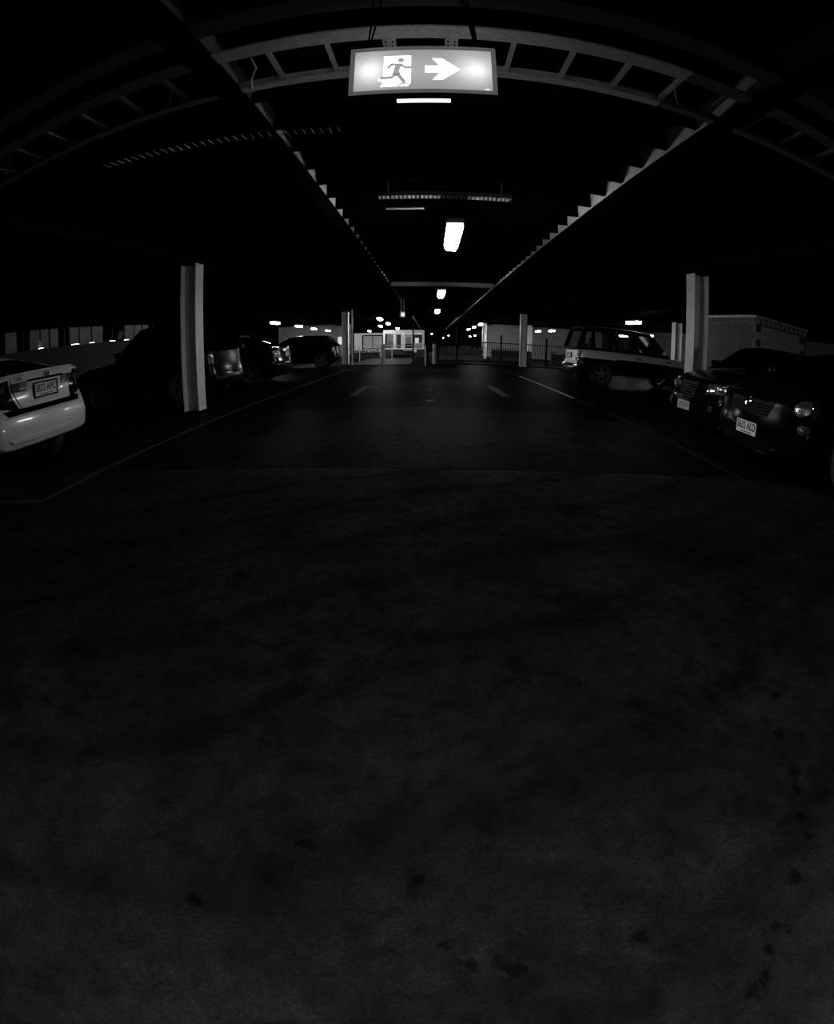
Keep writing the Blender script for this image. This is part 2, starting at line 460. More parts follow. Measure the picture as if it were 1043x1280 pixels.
def exit_sign(name, label, loc, rotz, W, H, T, wires, faces=(-1, 1)):
    t = thing(name, label, 'sign', loc, rotz, 'exit signs')
    b = .016 * W / .52
    grey = MATS.get('sign_frame') or mat('sign_frame', .6, .6)
    # frame: four rails around the box
    bm = bmesh.new()
    box(bm, -W / 2, W / 2, -T / 2, T / 2, H - b, H); box(bm, -W / 2, W / 2, -T / 2, T / 2, 0, b)
    box(bm, -W / 2, -W / 2 + b, -T / 2, T / 2, b, H - b); box(bm, W / 2 - b, W / 2, -T / 2, T / 2, b, H - b)
    obj('frame', bm, SIGN_BODY, t)
    if wires:
        obj('reflector', nbox(-W / 2 + b, W / 2 - b, .030, .034, b, H - b), M['kiosk_white'], t)  # unseen divider added to block the back panel's glow from the front
    iw, ih = W / 2 - b, H - 2 * b
    for s in faces:
        y = s * (T / 2 - .006)
        bm = bmesh.new()
        bm.faces.new([bm.verts.new((x, y, z)) for x, z in ((-iw, b), (iw, b), (iw, H - b), (-iw, H - b))])
        p = obj('lit_panel', bm, SIGN_GREY if s < 0 or not wires else SIGN_BACK, t)
        e = s * .002
        bm = bmesh.new()
        kx, kz = .000617 * W / .535, .000954 * H / .25
        def F(o_):                                  # artwork units -> panel; the back face reads the right way round too
            return lambda q: (-s * ((q[0] - 376) * kx - .093 * W / .535), y + s * o_, (318 - q[1]) * kz + .034 * H / .25)
        def flat(pts, o_, nm, m_, bm=None):
            bm = bm or bmesh.new()
            bm.faces.new([bm.verts.new(F(o_)(p_)) for p_ in pts])
            return obj(nm, bm, m_, p)
        flat(((295, 145), (457, 145), (457, 298), (440, 318), (276, 318), (292, 300), (284, 288), (262, 284), (268, 268), (295, 262)), .002, 'doorway_mark', SIGN_WHITE)
        bm = bmesh.new()
        bm.faces.new([bm.verts.new(F(.0036)((397 + 19 * math.cos(q * PI / 8), 172 + 13 * math.sin(q * PI / 8)))) for q in range(16)])
        bm.faces.new([bm.verts.new(F(.0036)(q)) for q in ((350, 191), (397, 191), (406, 205), (394, 214), (386, 238), (398, 252), (372, 264), (344, 256), (352, 238), (362, 204))])
        stroke(bm, ((356, 194), (337, 198), (318, 219)), 15, F(.0032))
        stroke(bm, ((398, 196), (420, 215), (458, 215)), 13, F(.0032))
        stroke(bm, ((366, 246), (348, 268), (276, 271)), 16, F(.0030))
        stroke(bm, ((376, 246), (399, 274), (421, 297)), 20, F(.0034))
        stroke(bm, ((385, 315), (402, 303), (438, 303)), 7, F(.0030))
        obj('running_figure', bm, SIGN_FIG, p)
        flat(((540, 205), (625, 205), (580, 163), (640, 163), (745, 225), (640, 285), (583, 285), (625, 245), (540, 245)), .002, 'arrow', SIGN_WHITE)
        bm = bmesh.new()
        bm.faces.new([bm.verts.new((-s * (iw - .012 - x), y + e, b + .006 + z)) for x, z in ((0, 0), (.016, 0), (.016, .004), (0, .004))])
        obj('maker_mark', bm, SIGN_WHITE, p)
    # fluorescent lamps inside the box
    for sx in (-1, 1):
        bm = tube(bmesh.new(), [(sx * W * .36 - W * .06, 0, H * .5), (sx * W * .36 + W * .06, 0, H * .5)], .008, 8)
        obj('tube_lamp', bm, SIGN_TUBE, t)
    bm = tube(bmesh.new(), [(-W * .2, 0, H * .5), (W * .2, 0, H * .5)], .006, 8)
    obj('tube_lamp', bm, SIGN_TUBE2, t)
    if wires:
        bm = nbox(-W / 2 - .001, W / 2 + .001, -T / 2 + .002, T / 2 + .001, -.030, -.0005)
        obj('lamp_base', bm, M['black'], t)
        obj('down_light', nbox(-.092, .098, -T / 2 + .004, -T / 2 + .026, -.036, -.030), emat('sign_down_light', 1.6), t)
        bm = nbox(-W / 2 + .02, W / 2 - .02, -.018, .018, H, H + .012)
        obj('top_rail', bm, grey, t)
        for (xa, xb, zb) in ((-.215, -.165, .44), (-.218, -.205, .44), (.205, .135, .44), (.212, .165, .44), (.208, .150, .44)):
            bm = tube(bmesh.new(), [(xa, 0, H + .006), ((xa + xb) / 2 + .006, .0, H + zb * .5), (xb, .0, H + zb)], .0042, 6)
            obj('hanging_wire', bm, M['wire'], t)
        for dx in (0, .012, .02):
            bm = tube(bmesh.new(), [(-.035 + dx, 0, H), (-.03 + dx, 0, H + .025), (-.01 + dx, 0, H + .045), (.02 + dx, 0, H + .042), (.04 + dx, 0, H + .02), (.07 + dx, 0, H + .012), (.20, 0, H + .016)], .004, 6)
            obj('supply_cable', bm, M['wire'], t)
    return t
SIGN_GREY = translucent('sign_green_field', .40, .17)
SIGN_BODY = translucent('sign_frame_glow', .25, .055)  # frame given its own emission in place of light falling on it
SIGN_BACK = translucent('sign_back_fill', .8, 1.6)  # unseen back face, glow raised to light the cable ladder
SIGN_WHITE = translucent('sign_white_mark', .9, 1.3)
SIGN_FIG = translucent('sign_figure', .08, .22)
SIGN_TUBE = emat('sign_tube', 22.0)
SIGN_TUBE2 = emat('sign_tube_thin', 3.0)
big_sign = exit_sign('exit_sign', 'large lit exit sign with running figure and arrow hanging in front', (-.027, 1.732, 1.985), -.012, .535, .25, .13, True)
exit_sign('exit_sign', 'small distant lit exit sign hung edge-on left of the aisle lights', (-1.05, 19.0, 2.05), 1.22, .36, .20, .05, False)
o = [x for x in bpy.data.objects if x.name.startswith('exit_sign')][1]
for s in (-1, 1):
    obj('hanging_rod', tube(bmesh.new(), [(s * .12, 0, .20), (s * .12, 0, .90)], .006, 6), M['steel_mid'], o)

# ------------------------------------------------------------------ cable ladder and trays under the deck
t = thing('cable_ladder', 'grey cable ladder crossing the ceiling behind the exit sign', 'cable ladder', (0, 0, 2.67))
obj('rail', prism(bmesh.new(), [(2.05, 0), (2.17, 0), (2.17, .09), (2.158, .09), (2.158, .012), (2.05, .012)], 'x', -1.20, 1.35), M['galv'], t)
obj('rail', prism(bmesh.new(), [(2.52, 0), (2.585, 0), (2.585, .09), (2.573, .09), (2.573, .012), (2.52, .012)], 'x', -1.20, 1.35), M['galv'], t)
rm = prism(bmesh.new(), [(-.013, .014), (.013, .014), (.013, .022), (.006, .022), (.006, .050), (-.006, .050), (-.006, .022), (-.013, .022)], 'y', 2.17, 2.52)
rm = mesh_from_bm('rung', rm, M['galv'])
GALV_SHADED = mat('shaded_galvanised_steel', .16, .8, spec=.05, var=.3, scale=10)  # darker outer ladder ends: fall-off of the sign's light put into the colour
rm2 = rm.copy(); rm2.materials.clear(); rm2.materials.append(GALV_SHADED)
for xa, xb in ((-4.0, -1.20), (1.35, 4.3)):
    obj('rail', prism(bmesh.new(), [(2.05, 0), (2.17, 0), (2.17, .09), (2.158, .09), (2.158, .012), (2.05, .012)], 'x', xa, xb), GALV_SHADED, t)
    obj('rail', prism(bmesh.new(), [(2.52, 0), (2.585, 0), (2.585, .09), (2.573, .09), (2.573, .012), (2.52, .012)], 'x', xa, xb), GALV_SHADED, t)
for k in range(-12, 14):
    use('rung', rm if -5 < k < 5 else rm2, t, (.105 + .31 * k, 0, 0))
for xx in (-.205, .105):
    bm = bmesh.new()
    for zx in (-.033, .021):
        box(bm, zx, zx + .012, 2.10, 2.52, .024, .030)
    for k in range(9):
        box(bm, -.021, .021, 2.12 + .045 * k, 2.135 + .045 * k, .024, .030)
    o = obj('slotted_strap', bm, M['galv'], t); o.location.x = xx
obj('loose_cable', tube(bmesh.new(), [(-.94, 2.25, .05), (-.92, 2.30, 0), (-.97, 2.38, -.02), (-1.01, 2.50, -.01), (-1.05, 2.63, .03)], .006, 6), M['galv'], t)
for xr in (-3.2, -1.6, 1.5, 3.2):
    obj('hanger_rod', tube(bmesh.new(), [(xr, 2.56, .05), (xr, 2.56, .30)], .006, 6), M['galv'], t)

def perforated_tray(label, y0, wd, xa, xb, z, pitch=.045):
    t = thing('perforated_tray', label, 'cable tray', (0, y0, z))
    bm = bmesh.new()
    n = int((xb - xa) / pitch)
    for k in range(n):
        x = xa + k * pitch
        box(bm, x, x + pitch * .45, 0, wd, 0, .004)
    for q in range(4):
        yq = wd * q / 3 - .006
        box(bm, xa, xb, max(0, yq), max(0, yq) + .010, .0005, .0035)
    o = obj('slotted_floor', bm, mat('dull_tray_metal', .12, .6, var=.3, scale=30), t)
    for yy in (0, wd):
        obj('side_rail', nbox(xa, xb, yy - .002, yy + .002, 0, .05), MATS['dull_tray_metal'], t)
    for xr in (xa + .1, xb - .1):
        obj('hanger_rod', tube(bmesh.new(), [(xr, wd / 2, 0), (xr, wd / 2, 2.95 - z)], .005, 6), M['galv'], t)
perforated_tray('perforated cable tray across the ceiling before the nearest aisle light', 5.18, .12, -.55, .85, 2.655)
t = thing('conduit', 'thin horizontal conduit pipe under the tray before the nearest light', 'pipe', (0, 5.14, 2.49))
obj('pipe', tube(bmesh.new(), [(-.46, 0, 0), (-.07, 0, 0)], .012, 8), M['galv'], t)
for xr in (-.42, -.12):
    obj('drop_rod', tube(bmesh.new(), [(xr, 0, 0), (xr, 0, .46)], .005, 6), M['steel_dark'], t)

t = thing('glint_wires', 'row of fine wires standing in for glints on the deck ribs, upper left', 'cable tray', (0, 0, 2.67))  # wires added to stand in for glints along the deck ribs
def wy(x): return 3.32 + (x + .72) * .17
bm = bmesh.new()
for k in range(30):
    x = -2.45 + .062 * k
    tube(bm, [(x, wy(x), .0), (x + .004, wy(x) + .10, .0)], .0022, 5)
o = obj('cross_wires', bm, M['galv'], t); o['kind'] = 'stuff'
for dy in (0, .10):
    obj('glint_side_wire', tube(bmesh.new(), [(-2.5, wy(-2.5) + dy, .006), (-.6, wy(-.6) + dy, .006)], .003, 5), M['steel_dark'], t)
for xr in (-2.3, -.8):
    obj('hanger_rod', tube(bmesh.new(), [(xr, wy(xr) + .05, .0), (xr, wy(xr) + .05, .28)], .004, 5), M['steel_dark'], t)  # rods added along with the glint wires

# ------------------------------------------------------------------ cars
def rimset(R, spokes, key):
    k = ('wheel', R, spokes, key)
    if k in MATS: return MATS[k]
    tw = .105
    tyre = mesh_from_bm('tyre', lathe_y(bmesh.new(), [(R * .66, -tw * .85), (R * .72, -tw), (R * .93, -tw), (R, -tw * .75), (R, tw * .75), (R * .93, tw), (R * .72, tw), (R * .66, tw * .85)], 32), M['tyre'], 40)
    bm = lathe_y(bmesh.new(), [(R * .60, -tw * .8), (R * .67, -tw * .8), (R * .67, tw * .8), (R * .64, tw * .8), (R * .60, tw * .4)], 32)
    for s in range(spokes):
        a = 2 * PI * s / spokes + .3
        pts = []
        for r0, hw in ((R * .10, .045), (R * .63, .028)):
            for sg in (-1, 1):
                pts.append((r0 * math.cos(a) - sg * hw * math.sin(a), r0 * math.sin(a) + sg * hw * math.cos(a)))
        pts = [pts[0], pts[1], pts[3], pts[2]]
        prism(bm, pts, 'y', tw * .35, tw * .72)
    c = [(R * .17 * math.cos(2 * PI * q / 16), R * .17 * math.sin(2 * PI * q / 16)) for q in range(16)]
    prism(bm, c, 'y', tw * .25, tw * .76)
    rim = mesh_from_bm('rim', bm, M['alloy'], 35)
    disc = mesh_from_bm('brake_disc', prism(bmesh.new(), [(R * .5 * math.cos(2 * PI * q / 24), R * .5 * math.sin(2 * PI * q / 24)) for q in range(24)], 'y', -.02, 0), M['steel_dark'])
    MATS[k] = (tyre, rim, disc)
    return MATS[k]

def interp(tab, x):
    if x <= tab[0][0]: return tab[0][1]
    for (a, va), (b, vb) in zip(tab, tab[1:]):
        if x <= b:
            f = (x - a) / (b - a) if b > a else 0
            return va + (vb - va) * f
    return tab[-1][1]

class Car:
    """built in its own frame: x from the tail (0) to the nose (L), y to its left, z up"""
    def __init__(s, name, label, cat, loc, rotz, L, W, H, top, rear, front, gh, paint, wheels, R=.32, sill=.2, bulge=.16, spokes=5,
                 glassm=None, wins=((.07, .46), (.52, .88)), cabinw=(.90, .68), group='parked cars'):
        s.t = thing(name, label, cat, loc, rotz, group)
        s.L, s.W, s.H = L, W, H
        s.paint = M[paint]
        hw = W / 2
        # ---- lower body
        lev = (0, .10, .28, .48, .68, .86, 1.0)
        wid = (.93, .985, 1.0, 1.0, .985, .965, .93)
        cols = (1, .58, 0, -.58, -1)
        sts = [0, .05, .16, .35] + [.35 + (L - .7) * k / 10 for k in range(1, 10)] + [L - .35, L - .16, L - .05, L]
        bm = bmesh.new()
        rings = []
        def plan(x):
            d = min(x, L - x)
            return interp(((0, .88), (.05, .93), (.16, .975), (.35, .995), (.8, 1.0)), d)
        def place(x, y, z):
            fr = max(0, 1 - x / .55); ff = max(0, 1 - (L - x) / .55)
            q = (y / hw) ** 2 * bulge + .0
            return (x + fr * (interp(rear, z) + q) - ff * (interp(front, z) + q), y, z)
        for x in sts:
            ww = hw * plan(x)
            zt = interp(top, x); zsh = zt - .05
            r = []
            zs = sill
            bot = [place(x, ww * wid[0] * c, zs) for c in cols]
            right = [place(x, -ww * wid[k], zs + (zsh - zs) * lev[k]) for k in range(1, len(lev))]
            tp = [place(x, -ww * .86 * c, zt + .02 * (1 - c * c)) for c in cols]
            left = [place(x, ww * wid[k], zs + (zsh - zs) * lev[k]) for k in range(len(lev) - 1, 0, -1)]
            rings.append([bm.verts.new(p) for p in bot + right + tp + left])
        n = len(rings[0])
        for a, b in zip(rings, rings[1:]):
            for k in range(n):
                bm.faces.new((a[k], b[k], b[(k + 1) % n], a[(k + 1) % n]))
        nl = len(lev) - 1
        for ring, x in ((rings[0], 0), (rings[-1], L)):
            ww = hw * plan(x); zt = interp(top, x); zsh = zt - .05
            rows = [ring[0:5]]
            for k in range(1, len(lev)):
                rgt = ring[5 + k - 1]; lft = ring[5 + nl + 5 + (nl - k)]
                z = sill + (zsh - sill) * lev[k]
                mid = [bm.verts.new(place(x, ww * wid[k] * c, z)) for c in cols[1:4]]
                rows.append([lft] + mid + [rgt])
            rows.append(ring[5 + nl:5 + nl + 5][::-1])
            for a, b in zip(rows, rows[1:]):
                for k in range(4):
                    bm.faces.new((a[k], a[k + 1], b[k + 1], b[k]))
        bmesh.ops.recalc_face_normals(bm, faces=bm.faces)
        me = bpy.data.meshes.new('body'); bm.to_mesh(me); bm.free()
        o = bpy.data.objects.new('body', me); COL.objects.link(o)
        sub = o.modifiers.new('sub', 'SUBSURF'); sub.levels = 2; sub.render_levels = 2
        cut = bmesh.new()
        for xw in wheels:
            prism(cut, [(xw + (R + .045) * math.cos(2 * PI * q / 32), R + (R + .045) * math.sin(2 * PI * q / 32)) for q in range(32)], 'y', -W, W)
        cme = mesh_from_bm('cut', cut, None); co = bpy.data.objects.new('cut', cme); COL.objects.link(co)
        bo = o.modifiers.new('arch', 'BOOLEAN'); bo.object = co; bo.operation = 'DIFFERENCE'; bo.solver = 'EXACT'
        bpy.context.view_layer.update()
        fin = bpy.data.meshes.new_from_object(o.evaluated_get(bpy.context.evaluated_depsgraph_get()))
        bpy.data.objects.remove(o); bpy.data.objects.remove(co)
        fin.name = 'body'; fin.materials.clear(); fin.materials.append(s.paint)
        fin.shade_smooth(); fin.set_sharp_from_angle(angle=math.radians(38))
        s.body = link(bpy.data.objects.new('body', fin), s.t)
        s.bvh = BVHTree.FromPolygons([v.co for v in fin.vertices], [tuple(p.vertices) for p in fin.polygons])
        # ---- greenhouse
        xa, xb, xc, xd = gh            # windscreen base, windscreen top, rear window top, rear window base
        s.gh = gh
        zr = H
        wb, wr = hw * cabinw[0], hw * cabinw[1]
        za, zd = interp(top, xa) - .02, interp(top, xd) - .02
        zbelt = lambda x: interp(top, x) - .03
        def side(u, v, sg):
            xl = xa + (xd - xa) * u; zl = zbelt(xl)
            xu = xb + (xc - xb) * u
            zu = zr - .05 - .05 * (2 * u - 1) ** 2
            yl = wb - .03 * (2 * u - 1) ** 2; yu = wr - .03 * (2 * u - 1) ** 2
            f = v ** .92
            return Vector((xl + (xu - xl) * v, sg * (yl + (yu - yl) * (v ** 1.25)), zl + (zu - zl) * f))
        def grid(fn, us, vs, wins_):
            """returns body cells and per-window cells"""
            fr = []; ws = [[] for _ in wins_]
            for i in range(len(us) - 1):
                for j in range(len(vs) - 1):
                    um, vm = (us[i] + us[i + 1]) / 2, (vs[j] + vs[j + 1]) / 2
                    q = [fn(us[i], vs[j]), fn(us[i + 1], vs[j]), fn(us[i + 1], vs[j + 1]), fn(us[i], vs[j + 1])]
                    for k, (u0, u1, v0, v1) in enumerate(wins_):
                        if u0 < um < u1 and v0 < vm < v1:
                            ws[k].append(q); break
                    else:
                        fr.append(q)
            return fr, ws
        def cells(bm_, qs):
            for q in qs:
                bm_.faces.new([bm_.verts.new(p) for p in q])
        cab = bmesh.new()
        gm = glassm or M['glass']
        def glas(nm, qs):
            b_ = bmesh.new(); cells(b_, qs); bmesh.ops.remove_doubles(b_, verts=b_.verts, dist=.0008)
            obj(nm, b_, gm, s.t, 60)
        V = [0, .10, .35, .6, .86, 1]
        for sg in (-1, 1):
            us = sorted({0, 1} | {a for w_ in wins for a in w_} | {(w_[0] + w_[1]) / 2 for w_ in wins})
            fr, ws = grid(lambda u, v: side(u, v, sg), us, V, [(a, b, .1, .86) for a, b in wins])
            cells(cab, fr)
            for q in ws: glas('side_window', q)
        U = [-1, -.9, -.6, -.3, 0, .3, .6, .9, 1]
        def screen(x_end, bl):
            def fn(u, v):
                A = side(x_end, v, 1); k = (1 - u * u)
                return Vector((A.x + bl * k * (1 - .45 * v), A.y * u, A.z + .03 * k * v))
            return fn
        for xe, bl, nm in ((0, .13, 'windscreen'), (1, -.10, 'rear_window')):
            fr, ws = grid(screen(xe, bl), U, [0, .07, .35, .65, .92, 1], [(-.9, .9, .07, .92)])
            cells(cab, fr); glas(nm, ws[0])
        S0, S1 = screen(0, .13), screen(1, -.10)
        def roof(u, v):
            a, b = S0(u, 1), S1(u, 1)
            p = a.lerp(b, v); e = side(v, 1, 1)
            zc = e.z + (1 - abs(u) ** 2.6) * .05
            return Vector((p.x, e.y * u, zc if 0 < v < 1 else p.z))
        fr, _ = grid(roof, U, [0, .08, .3, .5, .7, .92, 1], [])
        cells(cab, fr)
        bmesh.ops.remove_doubles(cab, verts=cab.verts, dist=.002)
        s.cabin = obj('cabin', cab, s.paint, s.t, 45)
        # ---- seats that show above the belt line
        xs = [xb - (xb - xc) * .22, xb - (xb - xc) * .80]
        for xq in xs:
            for sg in (-1, 1):
                b_ = nbox(xq - .14, xq - .02, sg * hw * .42 - .24, sg * hw * .42 + .24, interp(top, xq) - .15, zbelt(xq) + .22, bev=.05)
                st = obj('seat', b_, M['seat'], s.t, 50)
                b_ = nbox(xq - .14, xq - .05, sg * hw * .42 - .13, sg * hw * .42 + .13, zbelt(xq) + .24, zbelt(xq) + .42, bev=.04)
                obj('headrest', b_, M['seat'], st, 50)
        # ---- mirrors, wheels
        for sg in (-1, 1):
            p = side(.06, .12, sg)
            b_ = nbox(p.x - .06, p.x + .07, min(p.y + sg * .02, p.y + sg * .20), max(p.y + sg * .02, p.y + sg * .20), p.z - .0, p.z + .13, bev=.035)
            mi = obj('wing_mirror', b_, s.paint, s.t, 50)
        ty, ri, di = rimset(R, spokes, '')
        for xw in wheels:
            for sg in (-1, 1):
                y = sg * (hw - .125)
                rz = 0 if sg > 0 else PI
                wl = use('wheel', ty, s.t, (xw, y, R), (0, 0, rz))
                use('rim', ri, wl); use('brake_disc', di, wl)

    def cast(s, d, a, b):
        if d == 'rear': o, v = Vector((-1, a, b)), Vector((1, 0, 0))
        elif d == 'front': o, v = Vector((s.L + 1, a, b)), Vector((-1, 0, 0))
        elif d == 'left': o, v = Vector((a, 3, b)), Vector((0, -1, 0))
        elif d == 'right': o, v = Vector((a, -3, b)), Vector((0, 1, 0))
        else: o, v = Vector((a, b, 3)), Vector((0, 0, -1))
        hit = s.bvh.ray_cast(o, v)
        return (hit[0], v) if hit[0] is not None else (None, v)

    def patch(s, name, d, quad, m, off=.006, n=(6, 3), parent=None, sink=.02, label=None, dome=0.):
        """panel that follows the bodywork; quad: four corners in the projected plane"""
        bm = bmesh.new()
        nu, nv = n
        G = []
        for i in range(nu + 1):
            row = []
            for j in range(nv + 1):
                u, v = i / nu, j / nv
                A = [quad[0][k] * (1 - u) + quad[1][k] * u for k in (0, 1)]
                B = [quad[3][k] * (1 - u) + quad[2][k] * u for k in (0, 1)]
                p = [A[k] * (1 - v) + B[k] * v for k in (0, 1)]
                h, dr = s.cast(d, *p)
                row.append((h, dr, 4 * u * (1 - u) * 4 * v * (1 - v)))
            G.append(row)
        good = [h for r in G for (h, _, _) in r if h is not None]
        if not good:
            bm.free(); return None
        V = [[(bm.verts.new((h if h is not None else good[0]) - dr * (off + dome * q))) for (h, dr, q) in r] for r in G]
        for i in range(nu):
            for j in range(nv):
                bm.faces.new((V[i][j], V[i + 1][j], V[i + 1][j + 1], V[i][j + 1]))
        dr = G[0][0][1]
        rim = [V[i][0] for i in range(nu + 1)] + [V[nu][j] for j in range(1, nv + 1)] + [V[i][nv] for i in range(nu - 1, -1, -1)] + [V[0][j] for j in range(nv - 1, 0, -1)]
        low = [bm.verts.new(v.co + dr * (off + sink)) for v in rim]
        for i in range(len(rim)):
            k = (i + 1) % len(rim)
            bm.faces.new((rim[i], rim[k], low[k], low[i]))
        o = obj(name, bm, m, parent or s.t, 35)
        if label: o['label'] = label
        return o

    def disc(s, name, d, c, r, m, off=.008, parent=None, rim=None, dome=.0, sq=1.0):
        bm = bmesh.new()
        h, dr = s.cast(d, *c)
        if h is None: bm.free(); return None
        n = 20
        def P(rad, a, o_):
            q = (c[0] + rad * math.cos(a), c[1] + rad * sq * math.sin(a))
            hh, _ = s.cast(d, *q)
            return (hh if hh is not None else h) - dr * o_
        rings = []
        for rad, o_ in ((r, -.02), (r, off), (r * .66, off + dome * .6), (r * .3, off + dome)):
            rings.append([bm.verts.new(P(rad, 2 * PI * k / n, o_)) for k in range(n)])
        for a, b in zip(rings, rings[1:]):
            for k in range(n):
                bm.faces.new((a[k], a[(k + 1) % n], b[(k + 1) % n], b[k]))
        bm.faces.new(rings[-1])
        o = obj(name, bm, m, parent or s.t, 35)
        if rim:
            b2 = bmesh.new()
            A = [P(r * .98, 2 * PI * k / n, off + .004) for k in range(n)]
            tube(b2, A + [A[0]], rim, 6, cap=False)
            obj('bezel', b2, M['chrome'], o, 40)
        return o

    def bar(s, name, d, a, b, r, m, off=.0, n=6, parent=None):
        pts = []
        for k in range(n + 1):
            q = [a[i] + (b[i] - a[i]) * k / n for i in (0, 1)]
            h, dr = s.cast(d, *q)
            if h is not None: pts.append(h - dr * off)
        if len(pts) < 2: return None
        return obj(name, tube(bmesh.new(), pts, r, 6), m, parent or s.t, 40)

    def plate(s, d, c, body, w_=.372, h_=.134, off=.02, frame=True, pm='plate_white'):
        h, dr = s.cast(d, *c)
        sgn = -1 if d == 'rear' else 1
        hol = bpy.data.objects.new('number_plate', mesh_from_bm('number_plate', nbox(-w_ / 2, w_ / 2, -h_ / 2, h_ / 2, 0, .006), M[pm]))
        link(hol, s.t)
        # local x -> across, local y -> up, local z -> outward
        ax = Vector((0, -1, 0)) if d == 'rear' else Vector((0, 1, 0))
        out = -dr
        up = Vector((0, 0, 1))
        Mx = Matrix((ax, up, out)).transposed().to_4x4()
        Mx.translation = h + out * off
        hol.matrix_local = Mx
        if frame:
            b_ = bmesh.new(); e = .018
            for (x0, x1, y0, y1) in ((-w_ / 2 - e, w_ / 2 + e, h_ / 2, h_ / 2 + e), (-w_ / 2 - e, w_ / 2 + e, -h_ / 2 - e, -h_ / 2), (-w_ / 2 - e, -w_ / 2, -h_ / 2, h_ / 2), (w_ / 2, w_ / 2 + e, -h_ / 2, h_ / 2)):
                box(b_, x0, x1, y0, y1, -.03, .012)
            obj('plate_frame', b_, M['black'], hol)
        if body:
            tm = text_mesh('plate_text', body, .115, M['plate_text'])
            to = use('plate_text', tm, hol, (0, .012, .0075)); to.scale = (.60, 1, 1)
            bpy.context.view_layer.update()
            dimx = max(v.co.x for v in tm.vertices) - min(v.co.x for v in tm.vertices)
            to.scale = ((w_ - .03) / dimx, .95, 1)
            obj('plate_slogan', nbox(-.11, .11, -.056, -.047, .006, .0075), M['plate_text'], hol)
        return hol

# -- white sedan, tail towards the aisle (left foreground)
c = Car('sedan_car', 'silver-white sedan seen from behind at the left edge, plate S822 APC', 'car', (-3.93, 4.03, 0), PI,
        4.5, 1.71, 1.44, ((0, 1.10), (.35, 1.11), (.8, 1.06), (3.1, 1.02), (3.5, .98), (4.2, .86), (4.5, .78)),
        ((.2, .10), (.36, .03), (.46, .0), (.62, .0), (.70, .03), (.76, .10), (.95, .12), (1.12, .06)), ((.2, .05), (.45, .0), (.6, .02), (.8, .14)),
        (3.25, 2.35, 1.25, .42), 'paint_white', (.95, 3.6), R=.32, sill=.36, glassm=M['glass_dark'])
lid = c.patch('boot_lid', 'rear', ((.54, 1.10), (-.54, 1.10), (-.40, .755), (.40, .755)), M['paint_white'], .012, (16, 8), sink=.03)
c.patch('shadow_gap', 'rear', ((.66, .76), (-.66, .76), (-.60, .695), (.60, .695)), mat('matt_black_gap', .002, .9, spec=0.), .006, (14, 2))
for sg in (-1, 1):
    q = ((sg * .565, 1.07), (sg * .80, 1.04), (sg * .80, .83), (sg * .44, .735))
    lm = c.patch('tail_lamp', 'rear', q if sg > 0 else (q[1], q[0], q[3], q[2]), M['lamp_dark'], .010, (8, 6), label='dark tail lamp cluster')
    c.patch('lamp_reflector', 'rear', ((sg * .60, 1.02), (sg * .70, 1.01), (sg * .70, .95), (sg * .58, .94)), M['lamp_mid'], .016, (4, 3), parent=lm)
    c.bar('lamp_strip', 'rear', (sg * .575, .99), (sg * .66, .86), .008, M['chrome'], .018, parent=lm)
    q = ((sg * .30, 1.025), (sg * .52, 1.025), (sg * .49, .93), (sg * .30, .925))
    il = c.patch('inner_lamp', 'rear', q, M['lamp_mid'], .020, (4, 3), label='ribbed inner lamp on the boot lid')
    c.patch('lamp_reflector', 'rear', ((sg * .315, 1.015), (sg * .40, 1.015), (sg * .40, .94), (sg * .315, .935)), M['lamp_clear'], .024, (4, 3), parent=il)
c.patch('plate_recess', 'rear', ((.285, 1.005), (-.285, 1.005), (-.25, .80), (.25, .80)), mat('recess_paint', .42, .4), .016, (8, 5), parent=lid)
c.bar('recess_lip', 'rear', (.27, .805), (-.27, .805), .007, M['paint_white'], .02, parent=lid)
c.bar('boot_garnish', 'rear', (.30, 1.025), (-.30, 1.025), .012, M['chrome'], .022, parent=lid)
c.bar('spoiler_lip', 'rear', (.62, 1.105), (-.62, 1.105), .017, M['paint_white'], .012, n=10, parent=lid)
c.plate('rear', (0, .905), 'S822\u00b7APC', off=.024)
b_ = bmesh.new()
hx, _d = c.cast('rear', 0, 1.065)
for sg in (-1, 1):
    box(b_, hx.x - .030, hx.x - .012, sg * .028 - .008, sg * .028 + .008, 1.030, 1.095)
box(b_, hx.x - .030, hx.x - .012, -.03, .03, 1.057, 1.069)
obj('badge', b_, M['chrome'], lid)
hb, _d = c.cast('rear', .43, 1.075)
tm = text_mesh('model_lettering', 'CIVIC', .05, M['plate_text'])
to = bpy.data.objects.new('model_lettering', tm); link(to, lid)
to.matrix_local = Matrix(((0, 0, -1, hb.x - .016), (-1, 0, 0, .42), (0, 1, 0, 1.06), (0, 0, 0, 1)))
c.patch('bumper_lip', 'rear', ((.66, .47), (-.66, .47), (-.60, .425), (.60, .425)), M['paint_white'], .022, (12, 2))
for sg in (-1, 1):
    c.patch('bumper_crease', 'rear', ((sg * .50, .60), (sg * .82, .60), (sg * .82, .55), (sg * .62, .575)), M['paint_white'], .012, (6, 2))
c.bar('bumper_step', 'rear', (.66, .69), (-.66, .69), .010, M['paint_white'], .004, n=10)

